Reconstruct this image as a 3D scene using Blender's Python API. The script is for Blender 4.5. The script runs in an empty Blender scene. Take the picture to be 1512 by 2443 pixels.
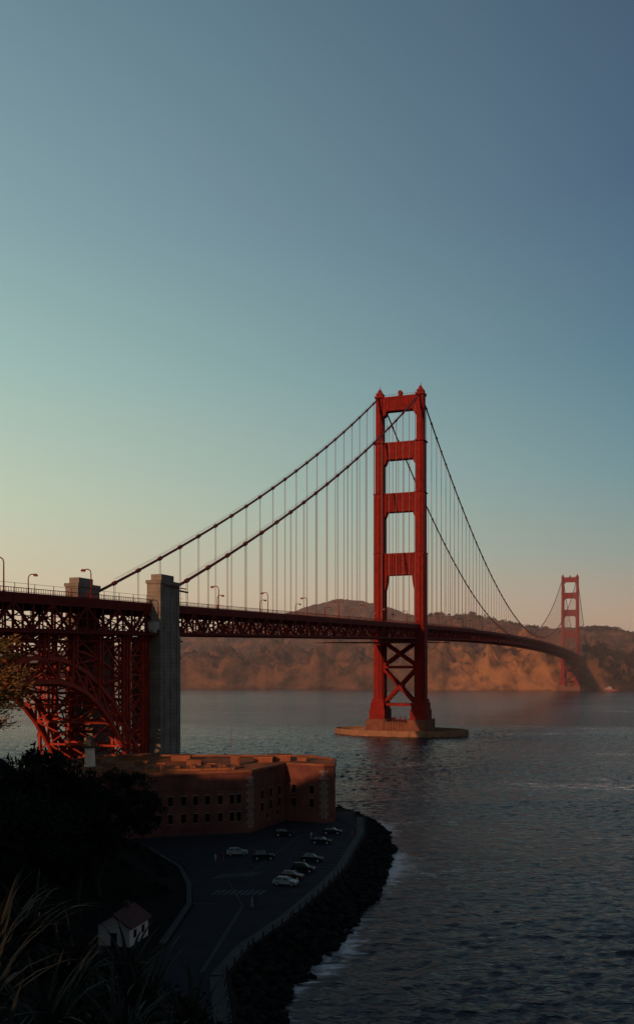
import bpy, bmesh, math, random
import numpy as np
from mathutils import Vector, Matrix, noise
random.seed(7)
scene = bpy.context.scene
COL = scene.collection

def s2l(c):
    return tuple(((v/255)/12.92 if v/255 <= 0.04045 else ((v/255+0.055)/1.055)**2.4) for v in c)

# ------------------------------------------------------------------ materials
def mat(name, c1, c2=None, scale=1.0, rough=0.7, bump=0.0, bscale=None, metallic=0.0, detail=6, lines=None, spec=0.3, patch=None):
    m = bpy.data.materials.new(name); m.use_nodes = True
    nt = m.node_tree; b = nt.nodes['Principled BSDF']
    b.inputs['Roughness'].default_value = rough
    b.inputs['Metallic'].default_value = metallic
    b.inputs['Specular IOR Level'].default_value = spec
    if c2 is None: c2 = tuple(v*0.7 for v in c1)
    tc = nt.nodes.new('ShaderNodeNewGeometry')
    n = nt.nodes.new('ShaderNodeTexNoise'); n.inputs['Scale'].default_value = scale; n.inputs['Detail'].default_value = detail
    nt.links.new(tc.outputs['Position'], n.inputs['Vector'])
    r = nt.nodes.new('ShaderNodeValToRGB')
    r.color_ramp.elements[0].position = 0.32; r.color_ramp.elements[1].position = 0.68
    r.color_ramp.elements[0].color = (*c2, 1); r.color_ramp.elements[1].color = (*c1, 1)
    nt.links.new(n.outputs['Fac'], r.inputs['Fac'])
    out = r.outputs['Color']
    if patch:   # (colour, scale, threshold, softness)
        n3 = nt.nodes.new('ShaderNodeTexNoise'); n3.inputs['Scale'].default_value = patch[1]; n3.inputs['Detail'].default_value = 10; n3.inputs['Roughness'].default_value = .7
        nt.links.new(tc.outputs['Position'], n3.inputs['Vector'])
        r3 = nt.nodes.new('ShaderNodeValToRGB'); r3.color_ramp.elements[0].position = patch[2]-patch[3]; r3.color_ramp.elements[1].position = patch[2]+patch[3]
        nt.links.new(n3.outputs['Fac'], r3.inputs['Fac'])
        mp = nt.nodes.new('ShaderNodeMix'); mp.data_type = 'RGBA'
        nt.links.new(r3.outputs['Color'], mp.inputs[0]); nt.links.new(out, mp.inputs[6]); mp.inputs[7].default_value = (*patch[0], 1)
        out = mp.outputs[2]
    if lines:
        sx = nt.nodes.new('ShaderNodeSeparateXYZ'); nt.links.new(tc.outputs['Position'], sx.inputs[0])
        mm = nt.nodes.new('ShaderNodeMath'); mm.operation = 'MULTIPLY'; mm.inputs[1].default_value = 1/lines
        nt.links.new(sx.outputs['Z'], mm.inputs[0])
        fr = nt.nodes.new('ShaderNodeMath'); fr.operation = 'FRACT'; nt.links.new(mm.outputs[0], fr.inputs[0])
        gt = nt.nodes.new('ShaderNodeMath'); gt.operation = 'GREATER_THAN'; gt.inputs[1].default_value = 0.85
        nt.links.new(fr.outputs[0], gt.inputs[0])
        mx = nt.nodes.new('ShaderNodeMix'); mx.data_type = 'RGBA'; mx.blend_type = 'MULTIPLY'
        nt.links.new(gt.outputs[0], mx.inputs[0]); nt.links.new(out, mx.inputs[6]); mx.inputs[7].default_value = (.75, .75, .75, 1)
        out = mx.outputs[2]
    nt.links.new(out, b.inputs['Base Color'])
    if bump:
        n2 = nt.nodes.new('ShaderNodeTexNoise'); n2.inputs['Scale'].default_value = bscale or scale*3; n2.inputs['Detail'].default_value = 8
        nt.links.new(tc.outputs['Position'], n2.inputs['Vector'])
        bp = nt.nodes.new('ShaderNodeBump'); bp.inputs['Strength'].default_value = 1; bp.inputs['Distance'].default_value = bump
        nt.links.new(n2.outputs['Fac'], bp.inputs['Height']); nt.links.new(bp.outputs[0], b.inputs['Normal'])
    return m

STEEL = mat('orange_steel', (.190, .010, .008), (.120, .007, .006), .3, .7, .03, 1.0, spec=.12)
STEEL_D = mat('orange_steel_dark', (.16, .012, .009), (.10, .009, .008), .5, .7, spec=.12)  # darker tone of the bridge orange, for deck, platforms and lamps
CABLE = mat('cable_paint', (.11, .011, .009), (.08, .009, .008), .5, .6)
ROPE = mat('rope_steel', (.26, .13, .11), (.2, .1, .085), .5, .6)
ROADM = mat('asphalt', (.030, .026, .031), (.018, .016, .020), .25, .9, .01, 6, spec=.12)
CONC = mat('concrete', (.21, .17, .145), (.13, .105, .09), .25, .9, .04, 1.2, lines=1.2)
CONC_P = mat('pier_concrete', (.17, .06, .036), (.11, .04, .027), .3, .9, .05, 1.2)
CONC_F = mat('fender_concrete', (.25, .12, .07), (.15, .08, .05), .3, .9, .05, 1.2)
CONC_L = mat('kerb_concrete', (.060, .050, .048), (.038, .034, .034), .6, .9)
BRICK = mat('brick', (.150, .052, .040), (.080, .031, .027), .3, .9, .04, 1.5, lines=.62, spec=.1)
PARA = mat('parapet_brick_sunlit', (.24, .08, .035), (.14, .048, .028), .35, .9, .03, 2)  # wall brick with the sun's orange put into its colour
STONE = mat('granite_trim', (.19, .115, .095), (.13, .08, .068), .8, .85)
ROOF = mat('fort_roof_sunlit', (.34, .115, .045), (.12, .05, .032), .16, .9, .15, .8, spec=.1)  # orange base stands in for grazing sun on the roof
DARK = mat('dark_opening', (.005, .004, .005), (.003, .003, .003), 1, .7, spec=.03)
WHITE = mat('white_paint', (.34, .29, .27), (.26, .22, .21), .8, .7)
BLACK = mat('black_paint', (.02, .02, .022), (.015, .015, .015), 1, .5)
RUST = mat('red_tiles', (.09, .028, .024), (.055, .018, .017), 1.5, .85, .05, 3)
LINE = mat('road_paint', (.11, .10, .105), (.035, .035, .035), 1.5, .9)
ROCK = mat('rock', (.013, .011, .012), (.006, .005, .006), .5, .95, .2, 1.2, spec=.08)
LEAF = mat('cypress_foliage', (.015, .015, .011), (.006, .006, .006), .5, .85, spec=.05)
LEAF_N = mat('near_foliage_sunlit', (.22, .11, .022), (.06, .038, .012), 2.0, .8)  # golden sunlight painted into the leaf colour
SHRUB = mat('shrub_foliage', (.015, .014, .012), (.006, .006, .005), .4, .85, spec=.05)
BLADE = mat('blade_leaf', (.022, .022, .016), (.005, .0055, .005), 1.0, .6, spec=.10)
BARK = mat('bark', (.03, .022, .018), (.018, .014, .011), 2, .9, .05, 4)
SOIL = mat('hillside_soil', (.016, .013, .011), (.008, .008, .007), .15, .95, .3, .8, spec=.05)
GLASS = mat('car_glass', (.02, .022, .025), (.015, .015, .018), 1, .1, spec=.5)
TYRE = mat('tyre', (.015, .015, .015), None, 1, .9)
LAMPM = mat('lamp_glass', (.5, .42, .35), None, 1, .4)

# ------------------------------------------------------------------ mesh builder
class MB:
    def __init__(s): s.v = []; s.f = []; s.m = []
    def add(s, vs, fs, m=0):
        o = len(s.v); s.v += [tuple(p) for p in vs]
        s.f += [tuple(i+o for i in f) for f in fs]; s.m += [m]*len(fs)
    def box(s, x0, x1, y0, y1, z0, z1, m=0):
        s.add([(x0,y0,z0),(x1,y0,z0),(x1,y1,z0),(x0,y1,z0),(x0,y0,z1),(x1,y0,z1),(x1,y1,z1),(x0,y1,z1)],
              [(0,3,2,1),(4,5,6,7),(0,1,5,4),(1,2,6,5),(2,3,7,6),(3,0,4,7)], m)
    def beam(s, p, q, w, h=None, m=0):
        p = Vector(p); q = Vector(q); h = h or w
        d = q-p
        if d.length < 1e-6: return
        d.normalize(); up = Vector((0,0,1)) if abs(d.z) < .95 else Vector((0,1,0))
        a = d.cross(up).normalized(); b = a.cross(d)
        a *= w/2; b *= h/2
        s.add([p-a-b,p+a-b,p+a+b,p-a+b,q-a-b,q+a-b,q+a+b,q-a+b],
              [(0,3,2,1),(4,5,6,7),(0,1,5,4),(1,2,6,5),(2,3,7,6),(3,0,4,7)], m)
    def cyl(s, p, q, r0, r1=None, seg=8, m=0, cap=True):
        p = Vector(p); q = Vector(q); r1 = r0 if r1 is None else r1
        d = (q-p).normalized(); up = Vector((0,0,1)) if abs(d.z) < .95 else Vector((0,1,0))
        a = d.cross(up).normalized(); b = a.cross(d)
        vs = [p+(a*math.cos(2*math.pi*i/seg)+b*math.sin(2*math.pi*i/seg))*r0 for i in range(seg)]
        vs += [q+(a*math.cos(2*math.pi*i/seg)+b*math.sin(2*math.pi*i/seg))*r1 for i in range(seg)]
        fs = [(i,(i+1)%seg,(i+1)%seg+seg,i+seg) for i in range(seg)]
        if cap: fs += [tuple(range(seg-1,-1,-1)), tuple(range(seg,2*seg))]
        s.add(vs, fs, m)
    def prism_xz(s, poly, y0, y1, m=0):
        n = len(poly)
        vs = [(x,y0,z) for x,z in poly]+[(x,y1,z) for x,z in poly]
        fs = [tuple(range(n)), tuple(range(2*n-1,n-1,-1))]+[(i,i+n,(i+1)%n+n,(i+1)%n) for i in range(n)]
        s.add(vs, fs, m)
    def prism_xy(s, poly, z0, z1, m=0, mtop=None):
        n = len(poly)
        vs = [(x,y,z0) for x,y in poly]+[(x,y,z1) for x,y in poly]
        s.add(vs, [tuple(range(n-1,-1,-1))]+[(i,(i+1)%n,(i+1)%n+n,i+n) for i in range(n)], m)
        s.add([(x,y,z1) for x,y in poly], [tuple(range(n))], m if mtop is None else mtop)
    def make(s, name, mats, parent=None, smooth=False, recalc=True):
        me = bpy.data.meshes.new(name); me.from_pydata(s.v, [], s.f)
        for m in mats: me.materials.append(m)
        me.polygons.foreach_set('material_index', s.m)
        if smooth: me.polygons.foreach_set('use_smooth', [True]*len(s.f))
        if recalc:
            bm = bmesh.new(); bm.from_mesh(me); bmesh.ops.recalc_face_normals(bm, faces=bm.faces); bm.to_mesh(me); bm.free()
        me.update()
        o = bpy.data.objects.new(name, me); COL.objects.link(o)
        if parent: o.parent = parent
        return o

def empty(name, loc=(0,0,0), rz=0):
    e = bpy.data.objects.new(name, None); e.location = loc; e.rotation_euler = (0,0,rz); e.empty_display_size = 1
    COL.objects.link(e); return e

# ------------------------------------------------------------------ bridge frame
TX, TY = 54.8, 607.0
ANG = math.atan2(.344, .939)
bridge = empty('suspension_bridge', (TX, TY, 0), -ANG)
UX, UY = math.sin(ANG), math.cos(ANG)
def BW(x, s, z=0):
    return (TX + s*UX + x*UY, TY + s*UY - x*UX, z)

SP = 1280.0
def zr(s):
    if s < -325: return 62.6+(s+325)*.0241
    if s < 0: return 71+s*.0258
    if s <= SP: return 71+8.5*(1-((s-640)/640)**2)
    if s <= SP+325: return 71-(s-SP)*.0258
    return 62.6
def cz(s):
    if s < 0: t = -s/330; return 222-155*t-33*t*(1-t)
    if s <= SP: return 83.5+138.5*((s-640)/640)**2
    t = (s-SP)/330; return 222-155*t-33*t*(1-t)

def build_tower():
    b = MB()
    levels = [(20,118.5,6.9,11.5),(118.5,158,6.2,10),(158,191.5,5.6,8.8),(191.5,221,5.0,7.4)]
    for sx in (-1,1):
        c = 13.7*sx
        b.box(c-5.2,c+5.2,-8.5,8.5,8.8,16); b.box(c-4.6,c+4.6,-7.6,7.6,16,20.5)
        b.box(c-4,c+4,-6.6,6.6,20.5,23)
        for z0,z1,w,d in levels:
            b.box(c-w/2,c+w/2,-d*.34,d*.34,z0,z1)
            b.box(c-w*.36,c+w*.36,-d/2,d/2,z0,z1-1.2)
            b.box(c-w*.14,c+w*.14,-d/2-.5,d/2+.5,z0,z1-3)
            b.box(c-w*.43,c+w*.43,-d*.43,d*.43,z0,z1-.6)
            z=z0+6
            while z<z1-4:
                b.box(c-w*.45,c+w*.45,-d*.445,d*.445,z,z+.35); z+=6.9
        for z0 in (118.5,158,191.5):
            b.box(c-3.6,c+3.6,-5.0,5.0,z0-.7,z0-.2)
        b.box(c-2.9,c+2.9,-4,4,221,222.2); b.box(c-2.1,c+2.1,-3,3,222.2,224.5)
        b.prism_xz([(c-1.6,224.5),(c+1.6,224.5),(c+.5,227),(c-.5,227)],-2,2)
        b.cyl((c,0,226.5),(c,0,229.5),.35,.12)
        for yy in (-4,4):
            b.beam((c-2.9,yy,223.3),(c+2.9,yy,223.3),.12); 
            for k in range(4): b.beam((c-2.9+k*1.93,yy,222.2),(c-2.9+k*1.93,yy,223.3),.12)
    struts = [(212,221.5,2.6,3.2,0),(180,191.5,2.6,3.6,1.8),(145.5,158,2.6,3.8,1.8),(104,118.5,3.2,11,2)]
    for z0,z1,hw,hh,tc in struts:
        x = 11.4
        lo = [(x, z0-hh)]+[(x-hw*(k/6)**.6, z0-hh*(1-(k/6)**1.8)) for k in range(1,7)]
        up = [(x, z1+tc)]+([(x-tc*(k/4), z1+tc*(1-(k/4))**2) for k in range(1,5)] if tc else [])
        right = list(reversed(lo))+up
        left = [(-px,pz) for px,pz in reversed(right)]
        poly = right+left
        b.prism_xz(poly,-2.6,2.6)
        b.box(-11.2,11.2,-3.1,3.1,z1-1.3,z1-.2); b.box(-9,9,-3.1,3.1,z0+.3,z0+1.4)
        n = 11
        for k in range(n):
            xx = -9.2+k*18.4/(n-1)
            b.box(xx-.35,xx+.35,-3.05,3.05,z0+1.4,z1-1.3)
    for yy in (-2.7,2.7):
        b.beam((-11,yy,222.7),(11,yy,222.7),.12)
        for k in range(12): b.beam((-11+2*k,yy,221.5),(-11+2*k,yy,222.7),.12)
    b.cyl((0,0,221.5),(0,0,222.6),1.5); b.cyl((0,-1.2,224),(0,1.2,224),1.5,seg=12)
    def brace(p,q,w=1.7):
        for y in (-3.6,3.6):
            b.beam((p[0],y,p[1]),(q[0],y,q[1]),1.2,w)
        n=10
        for k in range(n):
            t=(k+.5)/n; x=p[0]+(q[0]-p[0])*t; z=p[1]+(q[1]-p[1])*t
            b.beam((x,-3.6,z),(x,3.6,z),.5)
    X = 10.6
    brace((-X,60),(X,45)); brace((-X,45),(X,60)); brace((-X,42.5),(X,20)); brace((-X,20),(X,42.5))
    for z in (43.7,19.2,61.5):
        b.box(-X,X,-4.2,4.2,z-.9,z+.9)
    b.box(-2,2,-4.3,4.3,29.5,33); b.box(-1.8,1.8,-4.3,4.3,51,54)
    return b
tower_b = build_tower()
t1 = tower_b.make('tower', [STEEL], bridge)
t2 = bpy.data.objects.new('tower_far', t1.data); COL.objects.link(t2); t2.parent = bridge; t2.location = (0,SP,0)

def build_pier(with_fender=True):
    b = MB()
    def rr(hx,hy,c):
        return [(-hx+c,-hy),(hx-c,-hy),(hx,-hy+c),(hx,hy-c),(hx-c,hy),(-hx+c,hy),(-hx,hy-c),(-hx,-hy+c)]
    b.prism_xy(rr(20.6,11.5,2),-6,8.0)
    for sx in (-1,1):
        b.prism_xy([(sx*13.7+x,y) for x,y in rr(7,12,1.5)],2.0,9.8)
    for k in range(7):
        x = -5.4+k*1.8
        b.box(x-.5,x+.5,-12.1,12.1,1.5,8.6)
    for k in range(7):
        b.box(-5+k*1.7,-4.3+k*1.7,-3,-2,8,9.8+1.6*(k%2),1)
    if with_fender:
        N=72; a,c=44.5,25
        for i in range(N):
            t0=2*math.pi*i/N; t1_=2*math.pi*(i+1)/N
            def P(t,o,z): return ((a+o)*math.cos(t),(c+o)*math.sin(t),z)
            for (o0,o1,z0,z1) in ((-4,0,-6,2.4),(-.8,.15,2.0,3.3)):
                b.add([P(t0,o0,z0),P(t0,o1,z0),P(t1_,o1,z0),P(t1_,o0,z0),P(t0,o0,z1),P(t0,o1,z1),P(t1_,o1,z1),P(t1_,o0,z1)],
                  [(4,5,6,7),(1,2,6,5),(3,0,4,7)],2)
            if i%3==0: b.beam(P(t0,.1,-1),P(t0,.1,2.4),.7,m=2)
    return b
build_pier().make('tower_pier_and_fender', [CONC_P, STEEL_D, CONC_F], bridge)
p2 = build_pier(False).make('far_tower_pier', [CONC_P, STEEL_D, CONC_F], bridge); p2.location=(0,SP,0)

# deck + trusses
b = MB(); PL = 7.62
S0 = -460.0; NS = int((SP+520-S0)/PL)
st = [S0+i*PL for i in range(NS+1)]
def slab(x0,x1,zo0,zo1,m,rng=st):
    for i in range(len(rng)-1):
        s0,s1=rng[i],rng[i+1]; a,c=zr(s0),zr(s1)
        b.add([(x0,s0,a+zo0),(x1,s0,a+zo0),(x1,s1,c+zo0),(x0,s1,c+zo0),(x0,s0,a+zo1),(x1,s0,a+zo1),(x1,s1,c+zo1),(x0,s1,c+zo1)],
              [(0,3,2,1),(4,5,6,7),(1,2,6,5),(3,0,4,7)],m)
slab(-9.5,9.5,-.6,0,1); 
for sx in (-1,1):
    x0,x1=sorted((sx*9.5,sx*13.2)); slab(x0,x1,-.7,.25,0)
    x0,x1=sorted((sx*13.2,sx*13.9)); slab(x0,x1,-1.3,.4,0)
for i in range(NS):
    s0,s1=st[i],st[i+1]; a,c=zr(s0),zr(s1)
    far = s0>200
    for sx in (-1,1):
        x=13.4*sx
        b.beam((x,s0,a-1.7),(x,s1,c-1.7),.7,.9); b.beam((x,s0,a-8.6),(x,s1,c-8.6),.8,.9)
        b.beam((x,s0,a-1.7),(x,s0,a-8.6),.5)
        sm=(s0+s1)/2; am=(a+c)/2
        if i%2: b.beam((x,s0,a-1.9),(x,s1,c-8.4),.6)
        else: b.beam((x,s0,a-8.4),(x,s1,c-1.9),.6)
        if not far:
            b.beam((x,sm,am-1.7),(x,sm,am-8.6),.25)
            b.beam((x,s0,a-5.1),(x,s1,c-5.1),.25)
        xr=13.6*sx
        b.beam((xr,s0,a+1.55),(xr,s1,c+1.55),.16); 
        if not far:
            b.beam((xr,s0,a+.6),(xr,s1,c+.6),.1)
            for k in range(8):
                t=k/8; b.beam((xr,s0+PL*t,a+(c-a)*t+.4),(xr,s0+PL*t,a+(c-a)*t+1.5),.1)
        b.beam((9.4*sx,s0,a+.5),(9.4*sx,s1,c+.5),.2,.5)
    b.beam((-13.2,s0,a-1.5),(13.2,s0,a-1.5),.5,1.6)
    b.beam((-13.2,s0,a-8.5),(13.2,s0,a-8.5),.4,.6)
    b.beam((-13.2,s0,a-8.6),(0,s1,c-8.6),.35); b.beam((13.2,s0,a-8.6),(0,s1,c-8.6),.35)
    if not far:
        b.beam((-13.2,s0,a-8.5),(0,s0,a-2),.3); b.beam((13.2,s0,a-8.5),(0,s0,a-2),.3)
b.make('deck_truss', [STEEL_D, ROADM], bridge, recalc=False)

b = MB()
for i in range(18):
    s0=-460+i*PL; s1=s0+PL; a,c=zr(s0),zr(s1)
    b.beam((13.9,s0,a+2.6),(13.9,s1,c+2.6),.08); b.beam((13.9,s0,a+.4),(13.9,s0,a+2.6),.12)
    b.beam((13.9,s0,a-.2),(13.9,s1,c-.2),.35,.5)
    for sx in (-1,1):
        x0,x1=(13.8,16.6) if sx>0 else (-16.6,-13.8)
        b.add([(x0,s0,a-9.3),(x1,s0,a-9.3),(x1,s1,c-9.3),(x0,s1,c-9.3),(x0,s0,a-9.0),(x1,s0,a-9.0),(x1,s1,c-9.0),(x0,s1,c-9.0)],
              [(0,3,2,1),(4,5,6,7),(0,1,5,4),(1,2,6,5),(2,3,7,6),(3,0,4,7)],0)
        xe=16.5*sx
        b.beam((xe,s0,a-7.9),(xe,s1,c-7.9),.12); b.beam((xe,s0,a-8.4),(xe,s1,c-8.4),.1)
        for k in range(4): b.beam((xe,s0+k*PL/4,a-9),(xe,s0+k*PL/4,a-7.9),.12)
        b.beam((13.4*sx,s0,a-11.2),(xe,s0,a-9.3),.25)
        b.beam((13.4*sx,s0,a-8.6),(13.4*sx,s0,a-11.2),.3)
        b.beam((13.4*sx,s0,a-11.2),(13.4*sx,s1,c-11.2),.5)
        b.beam((13.4*sx,s0,a-11.2),(13.4*sx,s1,c-8.8),.25)
    b.beam((-13.4,s0,a-11.2),(13.4,s0,a-11.2),.4)
for (sa,sb) in ((-120,-8),(8,80)):
    n=int((sb-sa)/6)
    for i in range(n):
        s0=sa+i*6; a=zr(s0)
        b.box(-15.5,16,s0,s0+5.9,a-11.3,a-11.0)
        b.beam((16,s0,a-11),(16,s0,a-8.8),.15); b.beam((16,s0,a-10),(16,s0+6,a-10),.12)
b.box(-17,17,-9,9,59.6,60.2)
b.make('maintenance_platforms', [STEEL_D], bridge)

def cable(name, x):
    c = bpy.data.curves.new(name,'CURVE'); c.dimensions='3D'; c.bevel_depth=.5; c.bevel_resolution=2
    for a0,a1,n in ((-331,0,24),(0,SP,70),(SP,SP+331,20)):
        sp = c.splines.new('POLY'); sp.points.add(n)
        for i in range(n+1):
            s=a0+(a1-a0)*i/n; sp.points[i].co=(x,s,cz(s)+.8,1)
    o = bpy.data.objects.new(name,c); COL.objects.link(o); o.parent=bridge; c.materials.append(CABLE)
b = MB(); r = MB()
for x in (-13.7,13.7):
    cable('main_cable', x)
    ss=[-15.24*k for k in range(1,22)]+[15.24*k for k in range(1,84)]+[SP+15.24*k for k in range(1,21)]
    for s in ss:
        z=cz(s)+.8; dz=(cz(s+1)-cz(s-1))/2
        d=Vector((0,1,dz)).normalized()
        b.cyl(Vector((x,s,z))-d*.8,Vector((x,s,z))+d*.8,.78,seg=8)
        if z-zr(s) > 2:
            for o in (-.45,.45):
                rr_=.085 if s<600 else .12
                r.cyl((x,s+o,z-.3),(x,s+o,zr(s)),rr_,seg=4,cap=False)
    for s0 in range(-320,0,10):
        for ox in (-.5,.5):
            b.beam((x+ox,s0,cz(s0)+2.1),(x+ox,s0+10,cz(s0+10)+2.1),.06)
b.make('cable_bands', [CABLE], bridge); r.make('suspender_ropes', [ROPE], bridge, recalc=False)

def pylon(s_a, s_b, name, toph=71.5):
    b = MB()
    for sx in (-1,1):
        def X(a,c): return sorted((a*sx,c*sx))
        x0,x1=X(7,17); b.box(x0,x1,s_a,s_b,-2,52.5)
        x0,x1=X(6.4,17.5); b.box(x0,x1,s_a-.5,s_b+.5,-2,14)
        x0,x1=X(12.3,17); b.box(x0,x1,s_a,s_b-.6,52.5,68.6)
        x0,x1=X(12.0,17.3); b.box(x0,x1,s_a-.3,s_b-.3,68.6,69.6)
        x0,x1=X(12.9,16.5); b.box(x0,x1,s_a+1.4,s_b-3.4,69.6,toph)
        for k in range(3):
            xx=8.5+k*3.1; x0,x1=X(xx,xx+.7); b.box(x0,x1,s_a-.3,s_a,14,51.5)
        for k in range(3):
            yy=s_a+2+k*4; x0,x1=X(17,17.25); b.box(x0,x1,yy,yy+1.0,14,67)
    return b.make(name,[CONC],bridge)
pylon(-343,-330.5,'anchor_pylon'); pylon(-456,-443,'arch_pylon')
pylon(SP+330,SP+343,'far_pylon')
b=MB(); b.beam((15,-334,67.6),(15,-322,67.4),.5); b.beam((17.2,-341,68),(17.2,-327,68),.3); b.box(14,16.8,-345.2,-343.2,54.5,56.8,1)
b.box(15.2,17,-346.5,-345.2,53.5,55.5,1)
b.make('pylon_brackets',[STEEL_D,WHITE],bridge)

# arch span
b = MB()
SC=-394.0; HS=49.0
def arch(s,zc,zs,p=2.5): t=min(1,abs((s-SC)/HS)); return zs+(zc-zs)*(1-t**p)
N=16
for x in (-12.8,12.8):
    pts=[SC-HS+2*HS*i/N for i in range(N+1)]
    for i in range(N):
        s0,s1=pts[i],pts[i+1]
        l0,l1=arch(s0,39.5,0),arch(s1,39.5,0); u0,u1=arch(s0,45.5,12,2.2),arch(s1,45.5,12,2.2)
        b.beam((x,s0,l0),(x,s1,l1),1.1,1.2); b.beam((x,s0,u0),(x,s1,u1),1.0,1.1)
        b.beam((x,s0,l0),(x,s0,u0),.6)
        if i<N/2: b.beam((x,s0,l0),(x,s1,u1),.55)
        else: b.beam((x,s0,u0),(x,s1,l1),.55)
    for i in range(0,N+1,2):
        s0=pts[i]; u0=arch(s0,45.5,12,2.2); zt=zr(s0)-9
        for dx,dy in ((-.8,-.8),(.8,-.8),(.8,.8),(-.8,.8)):
            b.beam((x+dx,s0+dy,u0 if i not in (0,N) else 0),(x+dx,s0+dy,zt),.4)
        zb=u0 if i not in (0,N) else 0; n=max(1,int((zt-zb)/2.2)); h=(zt-zb)/n
        for k in range(n):
            z=zb+k*h; f=1 if k%2 else -1
            for o in (-.8,.8):
                b.beam((x-.8*f,s0+o,z),(x+.8*f,s0+o,z+h),.2); b.beam((x+o,s0-.8*f,z),(x+o,s0+.8*f,z+h),.2)
        if i<N:
            s1=pts[i+2]; u1=arch(s1,45.5,12,2.2); zt1=zr(s1)-9
            for f in (0,.5):
                za=zt-(zt-max(u0,20))*f; zc_=zt1-(zt1-max(u1,20))*(f+.5); zd=zt-(zt-max(u0,20))*(f+.5); ze=zt1-(zt1-max(u1,20))*f
                b.beam((x,s0,za),(x,s1,zc_),.35); b.beam((x,s0,zd),(x,s1,ze),.35)
                b.beam((x,s0,zd),(x,s1,zc_),.4)
for i in range(N+1):
    s0=pts[i]; l0=arch(s0,39.5,0); u0=arch(s0,45.5,12,2.2)
    b.beam((-12.8,s0,l0),(12.8,s0,l0),.6); b.beam((-12.8,s0,u0),(12.8,s0,u0),.6)
    b.beam((-12.8,s0,l0),(0,s0,u0),.35); b.beam((12.8,s0,l0),(0,s0,u0),.35)
    if i<N:
        s1=pts[i+1]; l1=arch(s1,39.5,0); u1=arch(s1,45.5,12,2.2)
        for q0,q1 in ((l0,l1),(u0,u1)):
            b.beam((-12.8,s0,q0),(0,s1,q1),.4); b.beam((12.8,s0,q0),(0,s1,q1),.4)
    if i%2==0:
        zt=zr(s0)-9; zb=u0 if i not in (0,N) else 4; n=max(1,int((zt-zb)/9)); h=(zt-zb)/n
        for k in range(n):
            z=zb+k*h
            b.beam((-12.8,s0,z),(12.8,s0,z+h),.5); b.beam((12.8,s0,z),(-12.8,s0,z+h),.5); b.beam((-12.8,s0,z+h),(12.8,s0,z+h),.5)
for x in (-12.8,12.8):
    for s0 in (-346.5,-354):
        b.beam((x,s0,2),(x,s0,zr(s0)-9),1.0)
        b.beam((x-5.5,s0,2),(x-5.5,s0,zr(s0)-9),.8)
    for k in range(8):
        z=6+k*5.8; b.beam((x,-346.5,z),(x,-354,z+5.8),.4); b.beam((x,-354,z),(x,-346.5,z+5.8),.4); b.beam((x,-346.5,z),(x,-354,z),.4)
        b.beam((x,-354,z),(x-5.5,-354,z+5.8),.4); b.beam((x-5.5,-354,z),(x,-354,z+5.8),.4); b.beam((x-5.5,-354,z),(x,-354,z),.4)
STEEL_A = mat('arch_steel', (.34, .032, .014), (.22, .02, .012), .35, .6, spec=.15)
b.make('steel_arch', [STEEL_A], bridge, recalc=False)

# ------------------------------------------------------------------ lamps on the deck
b=MB()
b.cyl((0,0,0),(0,0,.5),.3,.25); b.cyl((0,0,.5),(0,0,6.2),.17,.13)
pp=[(0,0,6.2),(-.25,0,6.9),(-.8,0,7.2),(-1.5,0,7.2),(-1.9,0,7.1)]
for i in range(4): b.cyl(pp[i],pp[i+1],.13,.12)
b.prism_xz([(-2.7,6.75),(-1.7,6.75),(-1.75,7.2),(-2.3,7.3),(-2.7,7.0)],-.3,.3)
b.box(-2.6,-1.8,-.22,.22,6.6,6.75,1)
lamp0=b.make('street_lamp',[STEEL_D,LAMPM]); first=True
sl=[-452,-409,-373]+[-294.5+44*k for k in range(0,42)]
for s in sl:
    for sx in (1,-1):
        o=lamp0 if first else bpy.data.objects.new('street_lamp',lamp0.data)
        if not first: COL.objects.link(o)
        first=False
        o.location=BW(12.6*sx,s+(0 if sx>0 else 6),zr(s)+.2); o.rotation_euler=(0,0,-ANG+(0 if sx>0 else math.pi)); o.scale=(1.15,1.15,1.15)

# ------------------------------------------------------------------ terrain
TOE=[(-900,150),(-400,190),(-200,215),(-110,228),(-75,222),(-60,206),(-45,203),(-36,196),(-28,178),(-25,160),(-36,148),(-38,128),(-25,103),(-12,84),(8,66),(35,35),(50,0),(70,-60),(120,-260),(200,-900)]
SEA=[(-900,200),(-400,235),(-200,258),(-68,268),(-2,266),(9,255),(12.5,240),(11.5,216),(6,180),(2.6,165),(-3.6,143),(-9,128),(-11.2,116),(-8,98),(12,78),(42,48),(60,0),(82,-60),(135,-260),(220,-900)]
def pip(x,y,P):
    c=False; j=len(P)-1
    for i in range(len(P)):
        if (P[i][1]>y)!=(P[j][1]>y) and x<(P[j][0]-P[i][0])*(y-P[i][1])/(P[j][1]-P[i][1])+P[i][0]: c=not c
        j=i
    return c
def dpl(x,y,P):
    m=1e9
    for i in range(len(P)-1):
        ax,ay=P[i]; bx,by=P[i+1]; dx,dy=bx-ax,by-ay
        t=max(0,min(1,((x-ax)*dx+(y-ay)*dy)/(dx*dx+dy*dy)))
        m=min(m,(x-ax-t*dx)**2+(y-ay-t*dy)**2)
    return math.sqrt(m)
TOEP=TOE+[(-900,-900)]; SEAP=SEA+[(-900,-900)]
def interp(x,T):
    if x<=T[0][0]: return T[0][1]
    for i in range(len(T)-1):
        if x<=T[i+1][0]:
            t=(x-T[i][0])/(T[i+1][0]-T[i][0]); return T[i][1]+t*(T[i+1][1]-T[i][1])
    return T[-1][1]
PROF=[(0,0),(4,2),(45,31),(90,45),(150,57),(250,64),(800,70)]
def sst(t): t=max(0,min(1,t)); return t*t*(3-2*t)
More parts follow.
